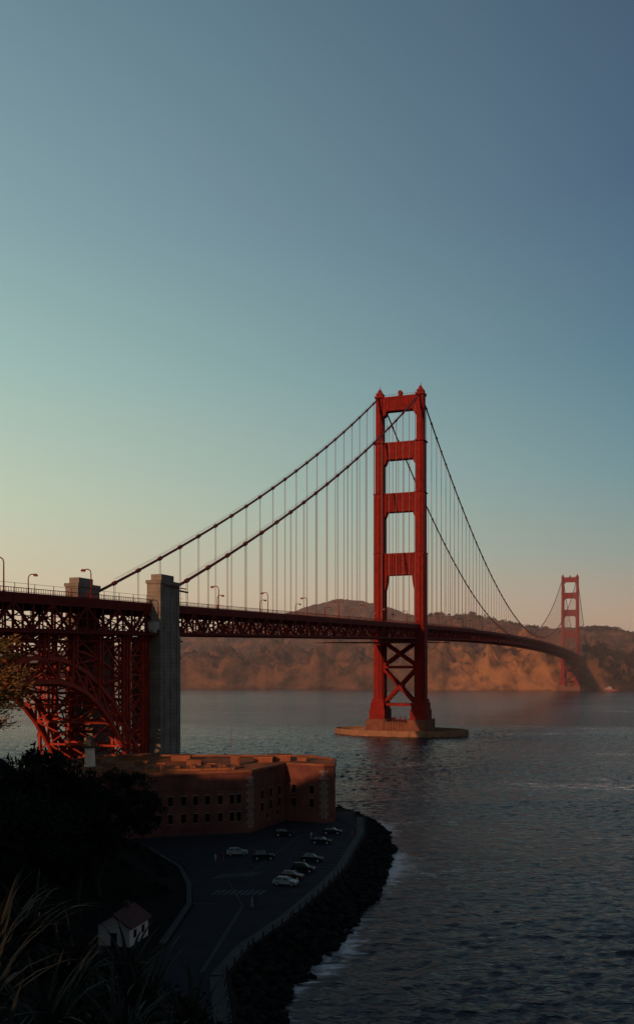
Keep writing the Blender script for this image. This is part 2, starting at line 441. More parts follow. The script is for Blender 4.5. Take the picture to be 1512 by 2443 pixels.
def hgt(x,y):
    if pip(x,y,TOEP):
        d=dpl(x,y,TOE); h=3.9+interp(d,PROF)
        h+=noise.fractal(Vector((x*.04,y*.04,0)),1,2,4)*2.5*min(1,d/15)
    elif pip(x,y,SEAP): h=3.9
    else: h=max(3.9-dpl(x,y,SEA)*.75,-4)
    w=1-sst((math.hypot(x+3,y-2)-9)/15)
    if w>0:
        hk=39.8-.5*max(-4,min(x,8))-.2*max(y,-3)
        h=h*(1-w)+hk*w
    return h
def frange(a,b,st_):
    r_=[]; 
    while a<b-1e-6: r_.append(a); a+=st_
    return r_
xs=frange(-900,-300,40)+frange(-300,-80,8)+frange(-80,-14,1.5)+frange(-14,10,.8)+frange(10,70,1.7)+frange(70,260,15)
ys=frange(-900,-100,40)+frange(-100,-20,6)+frange(-20,30,1.0)+frange(30,275,1.7)+[280,300]
def gridmesh(name,xs,ys,fn,m):
    vs=[(x,y,fn(x,y)) for y in ys for x in xs]; nx=len(xs)
    fs=[(j*nx+i,j*nx+i+1,(j+1)*nx+i+1,(j+1)*nx+i) for j in range(len(ys)-1) for i in range(nx-1)]
    me=bpy.data.meshes.new(name); me.from_pydata(vs,[],fs); me.materials.append(m)
    me.polygons.foreach_set('use_smooth',[True]*len(fs)); me.update()
    o=bpy.data.objects.new(name,me); COL.objects.link(o); return o
gridmesh('terrain',xs,ys,hgt,SOIL)

LOT=[(10,250),(9.5,216),(4.2,181),(.8,166),(-5.2,144),(-10.6,129),(-13,116),(-11,97),(-22,101),(-23,112),(-21,128),(-20,150),(-22.5,166),(-26,181),(-34,197),(-46,206),(-46,250)]
b=MB(); n=len(LOT); b.add([(x,y,3.97) for x,y in LOT],[tuple(range(n))]); lot=b.make('parking_lot',[ROADM])
b=MB()
W1=[(12.5,240),(11.5,216),(6,180),(2.6,165),(-3.6,143),(-9,128),(-11.2,116),(-8.5,98)]
for i in range(len(W1)-1):
    a,c=Vector(W1[i]),Vector(W1[i+1]); nn=Vector((-(c-a).y,(c-a).x)).normalized()
    if nn.x>0: nn=-nn
    q=[a,c,c+nn*2.3,a+nn*2.3]
    b.add([(p.x,p.y,3.8) for p in q]+[(p.x,p.y,4.12) for p in q],[(4,5,6,7),(0,1,5,4),(2,3,7,6),(1,2,6,5),(3,0,4,7)])
b.make('sidewalk',[CONC_L])
b=MB()
for i in range(len(W1)-1):
    b.beam((*W1[i],3.2),(*W1[i+1],3.2),.6,2.1)
b.make('seawall',[ROCK])
b=MB()
def walk(P,step,off):
    out=[]; 
    for i in range(len(P)-1):
        a,c=Vector(P[i]),Vector(P[i+1]); L=(c-a).length; nn=Vector((-(c-a).y,(c-a).x)).normalized()
        if nn.x>0: nn=-nn
        k=0
        while k<L: out.append((a+(c-a)*k/L+nn*off)); k+=step
    return out
po=walk(W1,3.6,.5)
for p in po:
    b.cyl((p.x,p.y,4.1),(p.x,p.y,5.0),.13,.11,seg=6)
for i in range(len(po)-1):
    if (po[i+1]-po[i]).length<6: b.beam((*po[i],4.85),(*po[i+1],4.85),.05)
b.make('railing',[BLACK])
b=MB()
def stripe(x0,y0,x1,y1,w,z=3.985):
    a=Vector((x0,y0)); c=Vector((x1,y1)); nn=Vector((-(c-a).y,(c-a).x)).normalized()*w/2
    b.add([(*(a+nn),z),(*(c+nn),z),(*(c-nn),z),(*(a-nn),z)],[(0,1,2,3)])
for i in range(16):
    y=168+i*2.9; x=interp(y,[(165,1),(181,4.0),(216,9.2),(250,9.7)])
    stripe(x-.2,y,x-5.0,y+1.2,.13)
for i in range(14):
    y=172+i*2.9; x=interp(y,[(165,-7),(181,-5.5),(216,-2)])
    stripe(x,y,x-5,y+1.0,.13); stripe(x-5,y+1.0,x-10,y+2.2,.13)
stripe(-12.5,176,-4,214,.16); 
for i in range(9): stripe(-18+i*1.0,158,-17+i*1.0,161.5,.45)
for i in range(9): stripe(-19.5+i*.9,170+i*.3,-17.6+i*.9,174+i*.3,.3)
stripe(-14.5,118,-12,150,.14); stripe(-14.8,118,-12.3,150,.14) ; stripe(-12,150,-16,168,.14)
stripe(-21,152,-16.5,152,.3)
bmx=b.make('road_markings',[LINE],recalc=True)
b=MB()
KP=[(-39,204),(-34,195),(-26.6,180),(-23,166),(-21,152),(-21.8,130)]
for i in range(len(KP)-1): b.beam((*KP[i],3.98),(*KP[i+1],3.98),.9,.3)
b.make('kerb',[CONC_L])

b=MB()
ico=bmesh.new(); bmesh.ops.create_icosphere(ico,subdivisions=1,radius=1); iv=[v.co.copy() for v in ico.verts]; ifc=[tuple(v.index for v in f.verts) for f in ico.faces]; ico.free()
R1=[(-20,268),(-2,266),(9,255),(12.5,240),(11.5,216),(6,180),(2.6,165),(-3.6,143),(-9,128),(-11.2,116),(-8,98),(2,86)]
for i in range(len(R1)-1):
    a,c=Vector(R1[i]),Vector(R1[i+1]); L=(c-a).length; nn=Vector(((c-a).y,-(c-a).x)).normalized()
    if nn.x<0 and i>1: nn=-nn
    if i<=1: nn=Vector((.4,.9))
    for k in range(int(L*6)):
        t=random.random(); d=random.random()*(6.2+1.6*noise.noise(Vector((i*1.7+t*2,0,5))))
        p=a+(c-a)*t+nn*(d+.3); z=3.6-d*.62+random.uniform(-.3,.4); r_=random.uniform(.35,1.15)
        sc=Vector((random.uniform(.7,1.3),random.uniform(.7,1.3),random.uniform(.5,.9)))*r_; ro=random.random()*6
        vs=[]
        for v in iv:
            w=Vector((v.x*sc.x,v.y*sc.y,v.z*sc.z))*random.uniform(.7,1.25); w.rotate(Matrix.Rotation(ro,3,'Z'))
            vs.append((p.x+w.x,p.y+w.y,z+w.z))
        b.add(vs,ifc)
b.make('riprap_rocks',[ROCK],recalc=False)

# ------------------------------------------------------------------ fort
fort=empty('brick_fort')
FP=[(-60,205),(-15.5,218.6),(-8,236),(1.8,231.5),(4.3,233.5),(4.9,246),(-2,257),(-60,258),(-66,240)]
ZT=18.3
b=MB(); b.prism_xy(FP,3,ZT,0,1)
b.make('walls',[BRICK,ROOF],fort)
b=MB()
def ring(z0,z1,o,w,m=0):
    for i in range(len(FP)):
        a=Vector(FP[i]); c=Vector(FP[(i+1)%len(FP)]); nn=Vector(((c-a).y,-(c-a).x)).normalized()
        q=[a+nn*o,c+nn*o,c+nn*(o-w),a+nn*(o-w)]
        b.add([(p.x,p.y,z0) for p in q]+[(p.x,p.y,z1) for p in q],[(0,3,2,1),(4,5,6,7),(0,1,5,4),(1,2,6,5),(2,3,7,6),(3,0,4,7)],m)
ring(14.5,14.8,.2,.6,1); ring(17.9,18.35,.3,1.1,1); ring(18.35,18.75,.2,.9,2); ring(3.5,5.0,.2,.5,1)
b.make('cornice',[STONE,BRICK,PARA],fort)
b=MB()
def quoin(ia,ib,ic):
    A=Vector(FP[ia]);B=Vector(FP[ib]);C=Vector(FP[ic])
    for k in range(15):
        w=1.3 if k%2 else .8
        for (P,Q,o) in ((A,B,1),(B,C,-1)):
            d=(Q-P).normalized(); nn=Vector((d.y,-d.x))
            if o==1: p0,p1=B-d*w,B+d*.08
            else: p0,p1=B-d*.08,B+d*w
            z0=5.0+k*.88; z1=z0+.8
            if z1>17.9: continue
            q=[p0+nn*.1,p1+nn*.1,p1-nn*.05,p0-nn*.05]
            b.add([(p.x,p.y,z0) for p in q]+[(p.x,p.y,z1) for p in q],[(0,3,2,1),(4,5,6,7),(0,1,5,4),(1,2,6,5),(2,3,7,6),(3,0,4,7)])
quoin(0,1,2); quoin(2,3,4)
b.make('quoins',[STONE],fort)
b=MB()
def wins(i,ts,rows,w=.95,h=2.1):
    a=Vector(FP[i]); c=Vector(FP[i+1]); d=(c-a).normalized(); nn=Vector((d.y,-d.x))
    for t in ts:
        p=a+(c-a)*t
        for zc in rows:
            for (ww,hh,off,m,dz) in ((w,h,.06,0,0),(w+.4,.2,.12,2,h/2+.1),(w+.3,.14,.12,2,-h/2-.07)):
                q0=p-d*ww/2+nn*off; q1=p+d*ww/2+nn*off; r0=p-d*ww/2-nn*.05; r1=p+d*ww/2-nn*.05; zz=zc+dz
                b.add([(q0.x,q0.y,zz-hh/2),(q1.x,q1.y,zz-hh/2),(q1.x,q1.y,zz+hh/2),(q0.x,q0.y,zz+hh/2),
                       (r0.x,r0.y,zz-hh/2),(r1.x,r1.y,zz-hh/2),(r1.x,r1.y,zz+hh/2),(r0.x,r0.y,zz+hh/2)],
                      [(0,1,2,3),(1,5,6,2),(4,0,3,7),(3,2,6,7),(4,5,1,0)],m)
wins(0,[.47,.53,.59,.655,.715,.775,.84,.90,.935,.33,.39,.27,.21,.1],[12.0,7.9])
wins(1,[.3,.55,.8],[12.2,9.2]); wins(1,[.45,.75],[6.8],.8,1.1)
wins(2,[.22,.68],[12.2,8.8])
b.make('windows',[DARK,BRICK,STONE],fort,recalc=False)
b=MB()
b.prism_xy([(-52,214),(-20,223),(-18,227),(-22,228.5),(-54,220)],ZT,ZT+.5,0)
for (x,y,w,h) in ((-50,226,1.2,1.3),(-44,232,1.5,1.0),(-38,226,1,1.2),(-31,234,1.8,1.1),(-26,227,1.0,1.0),(-20.5,233,1.1,2.2),(-14,242,2.4,1.2),(-10,246,3,1.3),(-4,244,1.2,1.0),(-36,246,2.5,1.2),(-48,248,3,1.2),(-57,236,2,1.4)):
    b.box(x-w,x+w,y-w*.8,y+w*.8,ZT,ZT+h,1); b.box(x-w-.15,x+w+.15,y-w*.8-.15,y+w*.8+.15,ZT+h,ZT+h+.25,0)
for k in range(12):
    b.cyl((-56+k*3.3,208.5+k*1.0,ZT+.4),(-56+k*3.3,208.5+k*1.0,ZT+1.8),.08,seg=5)
for k in range(9):
    x=-52+k*3.6; y=216+k*1.05
    b.prism_xy([(x,y),(x+1.2,y+.3),(x+.9,y+5),(x-.2,y+4.8)],ZT+.4,ZT+1.0,1)
b.make('roof_structures',[ROOF,PARA],fort)

lh=MB(); 
lh.cyl((0,0,0),(0,0,4.2),1.25,1.0,seg=9); lh.cyl((0,0,4.2),(0,0,4.5),1.6,1.6,seg=9,m=1); lh.cyl((0,0,4.5),(0,0,6.0),.85,.85,seg=9,m=1); lh.cyl((0,0,6.0),(0,0,7.0),1.05,.1,seg=9,m=1)
for k in range(9):
    a=k/9*6.283; lh.beam((1.5*math.cos(a),1.5*math.sin(a),4.5),(1.5*math.cos(a),1.5*math.sin(a),5.4),.07,m=1)
    c=(k+1)/9*6.283; lh.beam((1.5*math.cos(a),1.5*math.sin(a),5.4),(1.5*math.cos(c),1.5*math.sin(c),5.4),.07,m=1)
WH2=mat('lighthouse_paint',(.7,.52,.40),(.6,.45,.35),1,.7)
o=lh.make('lighthouse',[WH2,BLACK]); o.location=(-55.5,226,ZT+.5); o.scale=(1.1,1.1,1.1)
b=MB(); b.cyl((0,0,0),(0,0,14.5),.07,.045); b.cyl((0,0,14.5),(0,0,14.8),.12,.1,); b.box(-.6,.6,-.6,.6,0,.5)
o=b.make('flagpole',[STONE]); o.location=(-21.3,229,ZT)

hs=empty('white_house',(-27.6,132,3.9),math.radians(-14)); hs.scale=(.88,.88,.88)
HW=mat('house_wall',(.46,.38,.37),(.38,.32,.31),.8,.8)
b=MB(); w,l,h,rh=5.4,7.0,3.2,5.0
b.prism_xz([(-w/2,0),(w/2,0),(w/2,h),(0,rh-.1),(-w/2,h)],-l/2,l/2); b.make('walls',[HW],hs)
b=MB()
for sx in (-1,1):
    b.add([(sx*(w/2+.5),-l/2-.5,h-.3),(0,-l/2-.5,rh),(0,l/2+.5,rh),(sx*(w/2+.5),l/2+.5,h-.3),
           (sx*(w/2+.5),-l/2-.5,h-.1),(0,-l/2-.5,rh+.25),(0,l/2+.5,rh+.25),(sx*(w/2+.5),l/2+.5,h-.1)],
          [(0,1,2,3),(4,7,6,5),(0,4,5,1),(3,2,6,7),(0,3,7,4)])
b.box(-.4,.4,1,1.8,rh-.3,rh+1.0); b.make('roof',[RUST],hs)
b=MB(); b.box(-.5,.5,-l/2-.06,-l/2+.1,0,2.1); b.box(w/2-.1,w/2+.06,-2,-1,1.1,2.3); b.box(w/2-.1,w/2+.06,1,2,1.1,2.3)
b.make('door_and_windows',[DARK],hs)

# ------------------------------------------------------------------ cars
CW=mat('car_lamp_white',(.4,.4,.4),None,1,.3)
def car_mesh(paint, suv=False):
    b=MB(); H=.25 if suv else 0
    prof=[(-2.2,.38),(-2.25,.7),(-2.15,.98+H*.5),(-1.2,1.05+H*.5),(1.0,1.0+H*.5),(2.0,.86+H*.4),(2.22,.66),(2.2,.36),
          (1.78,.34),(1.7,.6),(1.38,.72),(1.05,.6),(.97,.34),(-.97,.34),(-1.05,.6),(-1.38,.72),(-1.7,.6),(-1.78,.34)]
    b.prism_xz(prof,-.88,.88,0)
    zb=1.02+H*.5; zt=1.46+H
    lo=[(-1.95,-.8),(1.05,-.8),(1.05,.8),(-1.95,.8)]; up=[(-1.45 if not suv else -1.8,-.62),(.3,-.62),(.3,.62),(-1.45 if not suv else -1.8,.62)]
    b.add([(x,y,zb-.05) for x,y in lo]+[(x,y,zt) for x,y in up],[(4,5,6,7),(0,1,5,4),(1,2,6,5),(2,3,7,6),(3,0,4,7)],1)
    b.add([(x*1.0,y*1.03,zt+.03) for x,y in up]+[(x*.98,y,zt-.03) for x,y in up],[(0,1,2,3),(4,5,1,0),(5,6,2,1),(6,7,3,2),(7,4,0,3)],0)
    for sy in (-1,1):
        for px in ((-.4,-.5),(1.05,.3),(-1.95,-1.5)):
            b.beam((px[0],.81*sy,zb-.05),(px[1],.635*sy,zt),.09,m=0)
        for wx in (-1.38,1.38):
            b.cyl((wx,.7*sy,.34),(wx,.92*sy,.34),.34,seg=14,m=2); b.cyl((wx,.9*sy,.34),(wx,.935*sy,.34),.2,seg=10,m=3)
        b.box(2.1,2.235,sy*.55-.2,sy*.55+.2,.68,.82,3); b.box(-2.27,-2.15,sy*.6-.18,sy*.6+.18,.75,.92,4)
        b.box(.75,.95,sy*.95-.1,sy*.95+.1,1.0,1.15,0)
    return b,[paint,GLASS,TYRE,CW,STEEL]
paints={'w':mat('car_paint_white',(.28,.28,.29),(.26,.26,.26),1,.3,spec=.4),'k':mat('car_paint_black',(.010,.010,.012),None,1,.35,spec=.2),
 'g':mat('car_paint_grey',(.05,.05,.06),None,1,.3,spec=.3),'r':mat('car_paint_red',(.08,.012,.012),None,1,.3,spec=.3)}
cars=[(-16.6,192,'w',8,0),(-10.8,187.5,'k',5,1),(-7.6,214,'k',2,1),(1.0,204.5,'k',-12,0),(3.6,216.5,'k',-10,0),(-1,185.5,'k',-14,0),(-2.6,176,'k',-12,1),(-4.7,170,'r',-14,0),(-5.6,165.2,'w',-16,0)]
cache={}
for x,y,c,a,sv in cars:
    k=(c,sv)
    if k not in cache:
        bb,ms=car_mesh(paints[c],bool(sv)); o=bb.make('parked_car',ms); cache[k]=o.data
    else:
        o=bpy.data.objects.new('parked_car',cache[k]); COL.objects.link(o)
    o.location=(x,y,3.985); o.rotation_euler=(0,0,math.radians(a))

# ------------------------------------------------------------------ people
def person(x,y,z,rz,shirt,stride=.18):
    vs=[(0,0,.95),(0,0,1.15),(0,0,1.38),(0,0,1.5),(0,.02,1.6),(0,.02,1.7),
        (.1,0,.9),(.11,stride*.5,.48),(.11,stride,.08),(.11,stride+.14,.03),
        (-.1,0,.9),(-.11,-stride*.3,.48),(-.11,-stride,.08),(-.11,-stride+.14,.03),
        (.19,0,1.4),(.24,-.05,1.12),(.25,.06,.9),(.25,.1,.8),(-.19,0,1.4),(-.24,.05,1.12),(-.25,.12,.9),(-.25,.17,.8)]
    ed=[(0,1),(1,2),(2,3),(3,4),(4,5),(0,6),(6,7),(7,8),(8,9),(0,10),(10,11),(11,12),(12,13),(2,14),(14,15),(15,16),(16,17),(2,18),(18,19),(19,20),(20,21)]
    rad=[.15,.14,.16,.06,.1,.09,.1,.065,.045,.035,.1,.065,.045,.035,.06,.045,.035,.03,.06,.045,.035,.03]
    me=bpy.data.meshes.new('person'); me.from_pydata(vs,ed,[]); o=bpy.data.objects.new('person',me); COL.objects.link(o)
    sm=o.modifiers.new('s','SKIN'); 
    for i,r_ in enumerate(rad):
        me.skin_vertices[0].data[i].radius=(r_,r_*.8)
    me.skin_vertices[0].data[0].use_root=True
    o.modifiers.new('u','SUBSURF').levels=1; me.materials.append(shirt)
    o.location=(x,y,z); o.rotation_euler=(0,0,rz)
SH=[mat('clothes_white',(.3,.29,.28),None,3),mat('clothes_dark',(.04,.04,.06),None,3),mat('clothes_red',(.3,.05,.04),None,3)]
for i,(x,y) in enumerate(((-1.3,209.5),(-.6,209.8),(-18.9,186),(-20.3,184.8),(8.6,213),(8.1,211.5),(-10.5,150),(-9.9,150.6))):
    person(x,y,3.98 if x<5 else 4.12,i*1.3,SH[i%3])

# ------------------------------------------------------------------ vegetation
def leafclump(b,c,r,n,size,flat=.7,m=0):
    for _ in range(n):
        d=Vector((random.gauss(0,1),random.gauss(0,1),random.gauss(0,1))).normalized()*r*random.uniform(.45,1.0)
        d.z*=flat; p=c+d
        a=Vector((random.gauss(0,1),random.gauss(0,1),random.gauss(0,.6))).normalized()*size*random.uniform(.6,1.4)
        e=Vector((random.gauss(0,1),random.gauss(0,1),random.gauss(0,1))).normalized()*size*.5
        b.add([p-e,p+e,p+a],[(0,1,2)],m)
def tree_mesh(name,H,R,leaf,nclump=70,nleaf=70,crown=.35,size=.5):
    b=MB(); pts=[Vector((0,0,-1.5))]
    for k in range(1,6): pts.append(Vector((random.uniform(-.04,.04)*H,random.uniform(-.04,.04)*H,H*.16*k)))
    for k in range(5): b.cyl(pts[k],pts[k+1],H*.03*(1-k*.16),H*.03*(1-(k+1)*.16),seg=8,m=1)
    for k in range(nclump):
        t=random.random()**.8; z=H*(crown+(1-crown)*t)
        rr=R*(math.sin(math.pi*(.12+.80*(1-t)))**.7)*random.uniform(.25,1.08)
        a=random.random()*6.283
        c=Vector((rr*math.cos(a),rr*math.sin(a),z*random.uniform(.95,1.01)))
        if k%3==0:
            base=pts[min(5,2+int(t*4))]; b.cyl(base,c,H*.009,H*.003,seg=5,m=1,cap=False)
        leafclump(b,c,R*random.uniform(.16,.34),nleaf,size,.6)
    o=b.make(name,[leaf,BARK],recalc=False); return o
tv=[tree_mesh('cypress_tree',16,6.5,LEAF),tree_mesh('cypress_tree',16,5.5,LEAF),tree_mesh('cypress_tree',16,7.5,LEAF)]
spots=[(-39.5,120,29.6,1.0),(-39.6,135,30,1.1),(-36.5,143,25.5,.85),(-35,165,24,.9),(-33.5,178,18.8,.7),(-35.5,152,21.9,.9),(-32,100,28,1),(-38,110,26,.85),(-33,90,30,1.0),(-46,150,25,1.1),(-48,172,20,1.0),(-55,190,17.5,.8),
 (-27,-32,62,1.3),(-13,-34,60,1.3),(-19,-42,62,1.3),(-6,-30,57,1.1),(-33,-46,63,1.2)]  # this row: unseen trees behind the camera, added to shade the foreground plants
for k in range(13):
    t=k/12; spots.append((-135+t*85,66+t*32+random.uniform(-3,3),47.2+random.uniform(-.8,.8)-(2.5 if t>.8 else 0),1.15))  # out-of-view tree row, added to keep the fort walls in shade
for k in range(12):
    t=k/11; spots.append((-150+t*80,-8+t*34+random.uniform(-3,3),68+random.uniform(-1,1),1.3))  # second unseen row on the ridge, added to block sun from the fort
for i,(x,y,top,w) in enumerate(spots):
    g=hgt(x,y); 
    if i<3: o=tv[i]
    else: o=bpy.data.objects.new('cypress_tree',tv[i%3].data); COL.objects.link(o)
    hh=max(5,top-g); o.location=(x,y,g); o.scale=(w,w,hh/15.6); o.rotation_euler=(0,0,i*1.7)
def near_tree(x,y,top,reach,depth,n=170,name='cypress_tree'):
    g=hgt(x,y); b=MB(); H=top-g
    b.cyl((0,0,-.5),(-.1,0,H-.3),.14,.04,seg=8,m=1)
    for k in range(n):
        z=H-depth+random.random()*depth; fr=(H-z)/depth
        L=(.3+reach*math.sin(math.pi*min(1,.12+fr*.85))**.7)*random.uniform(.6,1.1); a=random.random()*6.283
        base=Vector((-.05,0,z-.2)); tip=base+Vector((math.cos(a)*L,math.sin(a)*L,random.uniform(-.05,.35)))
        b.cyl(base,tip,.02,.008,seg=4,m=1,cap=False)
        for q in range(38):
            t=random.uniform(.35,1.05); p=base.lerp(tip,t)+Vector((random.gauss(0,.06),random.gauss(0,.06),random.gauss(0,.05)))
            d=((tip-base).normalized()+Vector((random.gauss(0,.6),random.gauss(0,.6),random.gauss(.3,.5)))).normalized()*random.uniform(.08,.17)
            e=d.cross(Vector((random.gauss(0,1),random.gauss(0,1),random.gauss(0,1)))).normalized()*.022
            b.add([p-e,p+e,p+d],[(0,1,2)],0)
    o=b.make(name,[LEAF_N,BARK],recalc=False); o.location=(x,y,g)
near_tree(-9.2,25,43.5,1.35,2.5,190)
b=MB()
for _ in range(1300):
    x=random.uniform(-60,-8); y=random.uniform(35,205)
    if not pip(x,y,TOEP): continue
    if abs(x)>.40*y+4: continue
    if dpl(x,y,TOE)<3 and y<150: continue
    if math.hypot(x+28,y-128)<8: continue
    z=hgt(x,y); r_=random.uniform(.7,1.8)
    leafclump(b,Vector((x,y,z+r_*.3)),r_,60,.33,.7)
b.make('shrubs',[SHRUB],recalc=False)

def blade(b,base,dirv,L,w,bend,m=0):
    n=6; side=Vector((-dirv.y,dirv.x,0)).normalized()
    up=Vector((0,0,1)); vs=[]
    p=Vector(base); d=(dirv*.35+up).normalized()
    for k in range(n+1):
        t=k/n; ww=w*(1-t**2.2)*(.55+.45*min(1,t*4))+.002
        vs+= [p-side*ww/2+Vector((0,0,ww*.15)),p,p+side*ww/2+Vector((0,0,ww*.15))]
        d=(d+(dirv*.9-up*.55)*bend*(t+.2)/n*2).normalized(); p=p+d*L/n
    fs=[]
    for k in range(n):
        o=k*3; fs+=[(o,o+1,o+4,o+3),(o+1,o+2,o+5,o+4)]
    b.add(vs,fs,m)
def flax(x,y,L,n,name='flax_plant'):
    b=MB()
    for _ in range(n):
        a=random.random()*6.283; dv=Vector((math.cos(a),math.sin(a),0))
        blade(b,(random.uniform(-.12,.12),random.uniform(-.12,.12),-.1),dv*random.uniform(.4,1.4),L*random.uniform(.5,1.1),random.uniform(.045,.085),random.uniform(.2,1.5))
    o=b.make(name,[BLADE],recalc=False); o.location=(x,y,hgt(x,y)); return o
fx=[(-2.1,6.0,1.15),(-1.75,5.6,.9),(-2.7,7.2,1.3),(-2.4,8.2,1.15),(-1.6,6.9,1.05),(-1.2,6.4,.95),(-1.9,8.8,1.1),(-1.0,7.6,1.0),(-.75,6.8,.85),(-1.4,8.6,1.0),(-3.4,9.5,1.25),(-2.8,10.5,1.1),(-.5,6.4,.75),(-.9,9.2,.9),(-2.1,11,1.1),(-3.6,11.5,1.2),(-1.3,5.4,.75),(-1.5,11,1.0),(-2.6,12.5,1.1),(-.6,8.0,.85),(-.3,5.6,.5),(-4.2,12.5,1.2),(-.9,5.6,.7),(-.35,7.2,.75),(-.15,6.2,.5),(-.05,7.0,.6)]
for x,y,L in fx: flax(x,y,L*.95,34)
b=MB()
for _ in range(480):
    y=random.uniform(4.5,22); x=-random.uniform(.0,.40)*y
    z=hgt(x,y); leafclump(b,Vector((x,y,z+.05)),random.uniform(.15,.5),40,.08,.6)
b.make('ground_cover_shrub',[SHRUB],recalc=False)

# ------------------------------------------------------------------ water
m=bpy.data.materials.new('sea_water'); m.use_nodes=True; nt=m.node_tree; P=nt.nodes['Principled BSDF']
P.inputs['Roughness'].default_value=.14; P.inputs['IOR'].default_value=1.29
P.inputs['Specular Tint'].default_value=(.80,.66,.66,1)
g_=nt.nodes.new('ShaderNodeNewGeometry')
def nz(scale,stretch,rot=0,det=3,rg=.5):
    mp=nt.nodes.new('ShaderNodeMapping'); mp.inputs['Scale'].default_value=stretch; mp.inputs['Rotation'].default_value=(0,0,rot)
    nt.links.new(g_.outputs['Position'],mp.inputs['Vector'])
    n=nt.nodes.new('ShaderNodeTexNoise'); n.inputs['Scale'].default_value=scale; n.inputs['Detail'].default_value=det; n.inputs['Roughness'].default_value=rg
    nt.links.new(mp.outputs[0],n.inputs['Vector']); return n.outputs['Fac']
def mth(op,a,b_):
    n=nt.nodes.new('ShaderNodeMath'); n.operation=op
    for i,v in enumerate((a,b_)):
        if isinstance(v,(int,float)): n.inputs[i].default_value=v
        else: nt.links.new(v,n.inputs[i])
    return n.outputs[0]
h=mth('ADD',mth('MULTIPLY',nz(.33,(.6,1,1),-.25,3,.5),.85),mth('MULTIPLY',nz(1.3,(.6,1,1),.2,4,.55),.5))
wp=mth('ADD',mth('MULTIPLY',nz(.007,(.4,1,1),.3,4),1.8),.1)
h=mth('MULTIPLY',h,wp)
bp=nt.nodes.new('ShaderNodeBump'); bp.inputs['Strength'].default_value=1; bp.inputs['Distance'].default_value=1.0
nt.links.new(h,bp.inputs['Height']); nt.links.new(bp.outputs[0],P.inputs['Normal'])
f=mth('MULTIPLY',nz(.02,(.4,1,1),.2,3),nz(.6,(.3,1,1),.1,8,.74))
at=nt.nodes.new('ShaderNodeAttribute'); at.attribute_name='shore'
f=mth('ADD',f,mth('MULTIPLY',at.outputs['Fac'],.085))
rp=nt.nodes.new('ShaderNodeValToRGB'); rp.color_ramp.elements[0].position=.34; rp.color_ramp.elements[1].position=.42
rp.color_ramp.elements[0].color=(.019,.015,.021,1); rp.color_ramp.elements[1].color=(.60,.52,.52,1)
nt.links.new(f,rp.inputs['Fac']); nt.links.new(rp.outputs['Color'],P.inputs['Base Color'])
wxs=np.arange(-255,341,1.0); wys=np.concatenate([np.arange(60,300,.7),np.arange(300,721,1.5)])
XX,YY=np.meshgrid(wxs,wys); rng=np.random.default_rng(3)
Z=np.zeros_like(XX)
PXw=XX+4*np.sin(YY*.031+1)+3*np.sin(XX*.023+YY*.017); PYw=YY+4*np.sin(XX*.027)+3*np.sin(YY*.019-XX*.021+2)
for lam,amp,cnt in ((24,.09,5),(13,.06,8),(7.5,.045,12),(4.6,.042,18),(3.0,.034,20)):
    for _ in range(cnt):
        th=math.radians(-65)+rng.normal(0,.55); l=lam*rng.uniform(.75,1.3); k=2*math.pi/l; ph=rng.uniform(0,6.28)
        q=np.sin(k*(PXw*math.cos(th)+PYw*math.sin(th))+ph)
        Z+=amp*rng.uniform(.5,1.2)*(1-2*np.abs(q) if lam<14 else q)*.8
mod=.75+.45*np.sin(XX*.011+YY*.006)*np.sin(YY*.015-XX*.004+1.3)
edge=np.minimum(np.minimum((XX+255)/20,(340-XX)/20),np.minimum((YY-60)/10,(YY.max()-YY)/150)); edge=np.clip(edge,0,1)
Z=Z*mod*edge
D=np.full(XX.shape,1e9)
for i in range(3,len(SEA)-4):
    ax,ay=SEA[i]; bx,by=SEA[i+1]; dx,dy=bx-ax,by-ay
    t=np.clip(((XX-ax)*dx+(YY-ay)*dy)/(dx*dx+dy*dy),0,1); D=np.minimum(D,np.hypot(XX-ax-t*dx,YY-ay-t*dy))
shore=1.25*np.exp(-((D-6)/4.5)**2)+.55*np.exp(-D/32)
ny,nx=XX.shape
me=bpy.data.meshes.new('water'); co_=np.stack([XX,YY,Z],-1).reshape(-1,3)
ii=np.arange(nx*ny).reshape(ny,nx); F=np.stack([ii[:-1,:-1],ii[:-1,1:],ii[1:,1:],ii[1:,:-1]],-1).reshape(-1,4)
x0,x1,y0,y1=float(wxs[0]),float(wxs[-1]),float(wys[0]),float(wys[-1])
ext=np.array([(-30000,-3000,0),(30000,-3000,0),(30000,y0,0),(-30000,y0,0),(-30000,y1,0),(30000,y1,0),(30000,40000,0),(-30000,40000,0),(x0,y0,0),(x0,y1,0),(x1,y0,0),(x1,y1,0)],float)
o0=nx*ny; EF=np.array([(0,1,2,3),(4,5,6,7),(3,8,9,4),(10,2,5,11)])+o0
co_=np.concatenate([co_,ext]); F=np.concatenate([F,EF])
me.vertices.add(len(co_)); me.vertices.foreach_set('co',co_.ravel())
me.loops.add(F.size); me.loops.foreach_set('vertex_index',F.ravel().astype(np.int32))
me.polygons.add(len(F)); me.polygons.foreach_set('loop_start',np.arange(0,F.size,4,dtype=np.int32)); me.polygons.foreach_set('loop_total',np.full(len(F),4,dtype=np.int32))
me.polygons.foreach_set('use_smooth',[True]*len(F)); me.update(calc_edges=True); me.validate(); me.materials.append(m)
al=me.attributes.new('shore','FLOAT','POINT'); al.data.foreach_set('value',np.concatenate([shore.ravel(),np.zeros(12)]).astype(np.float32))
o=bpy.data.objects.new('water',me); COL.objects.link(o)

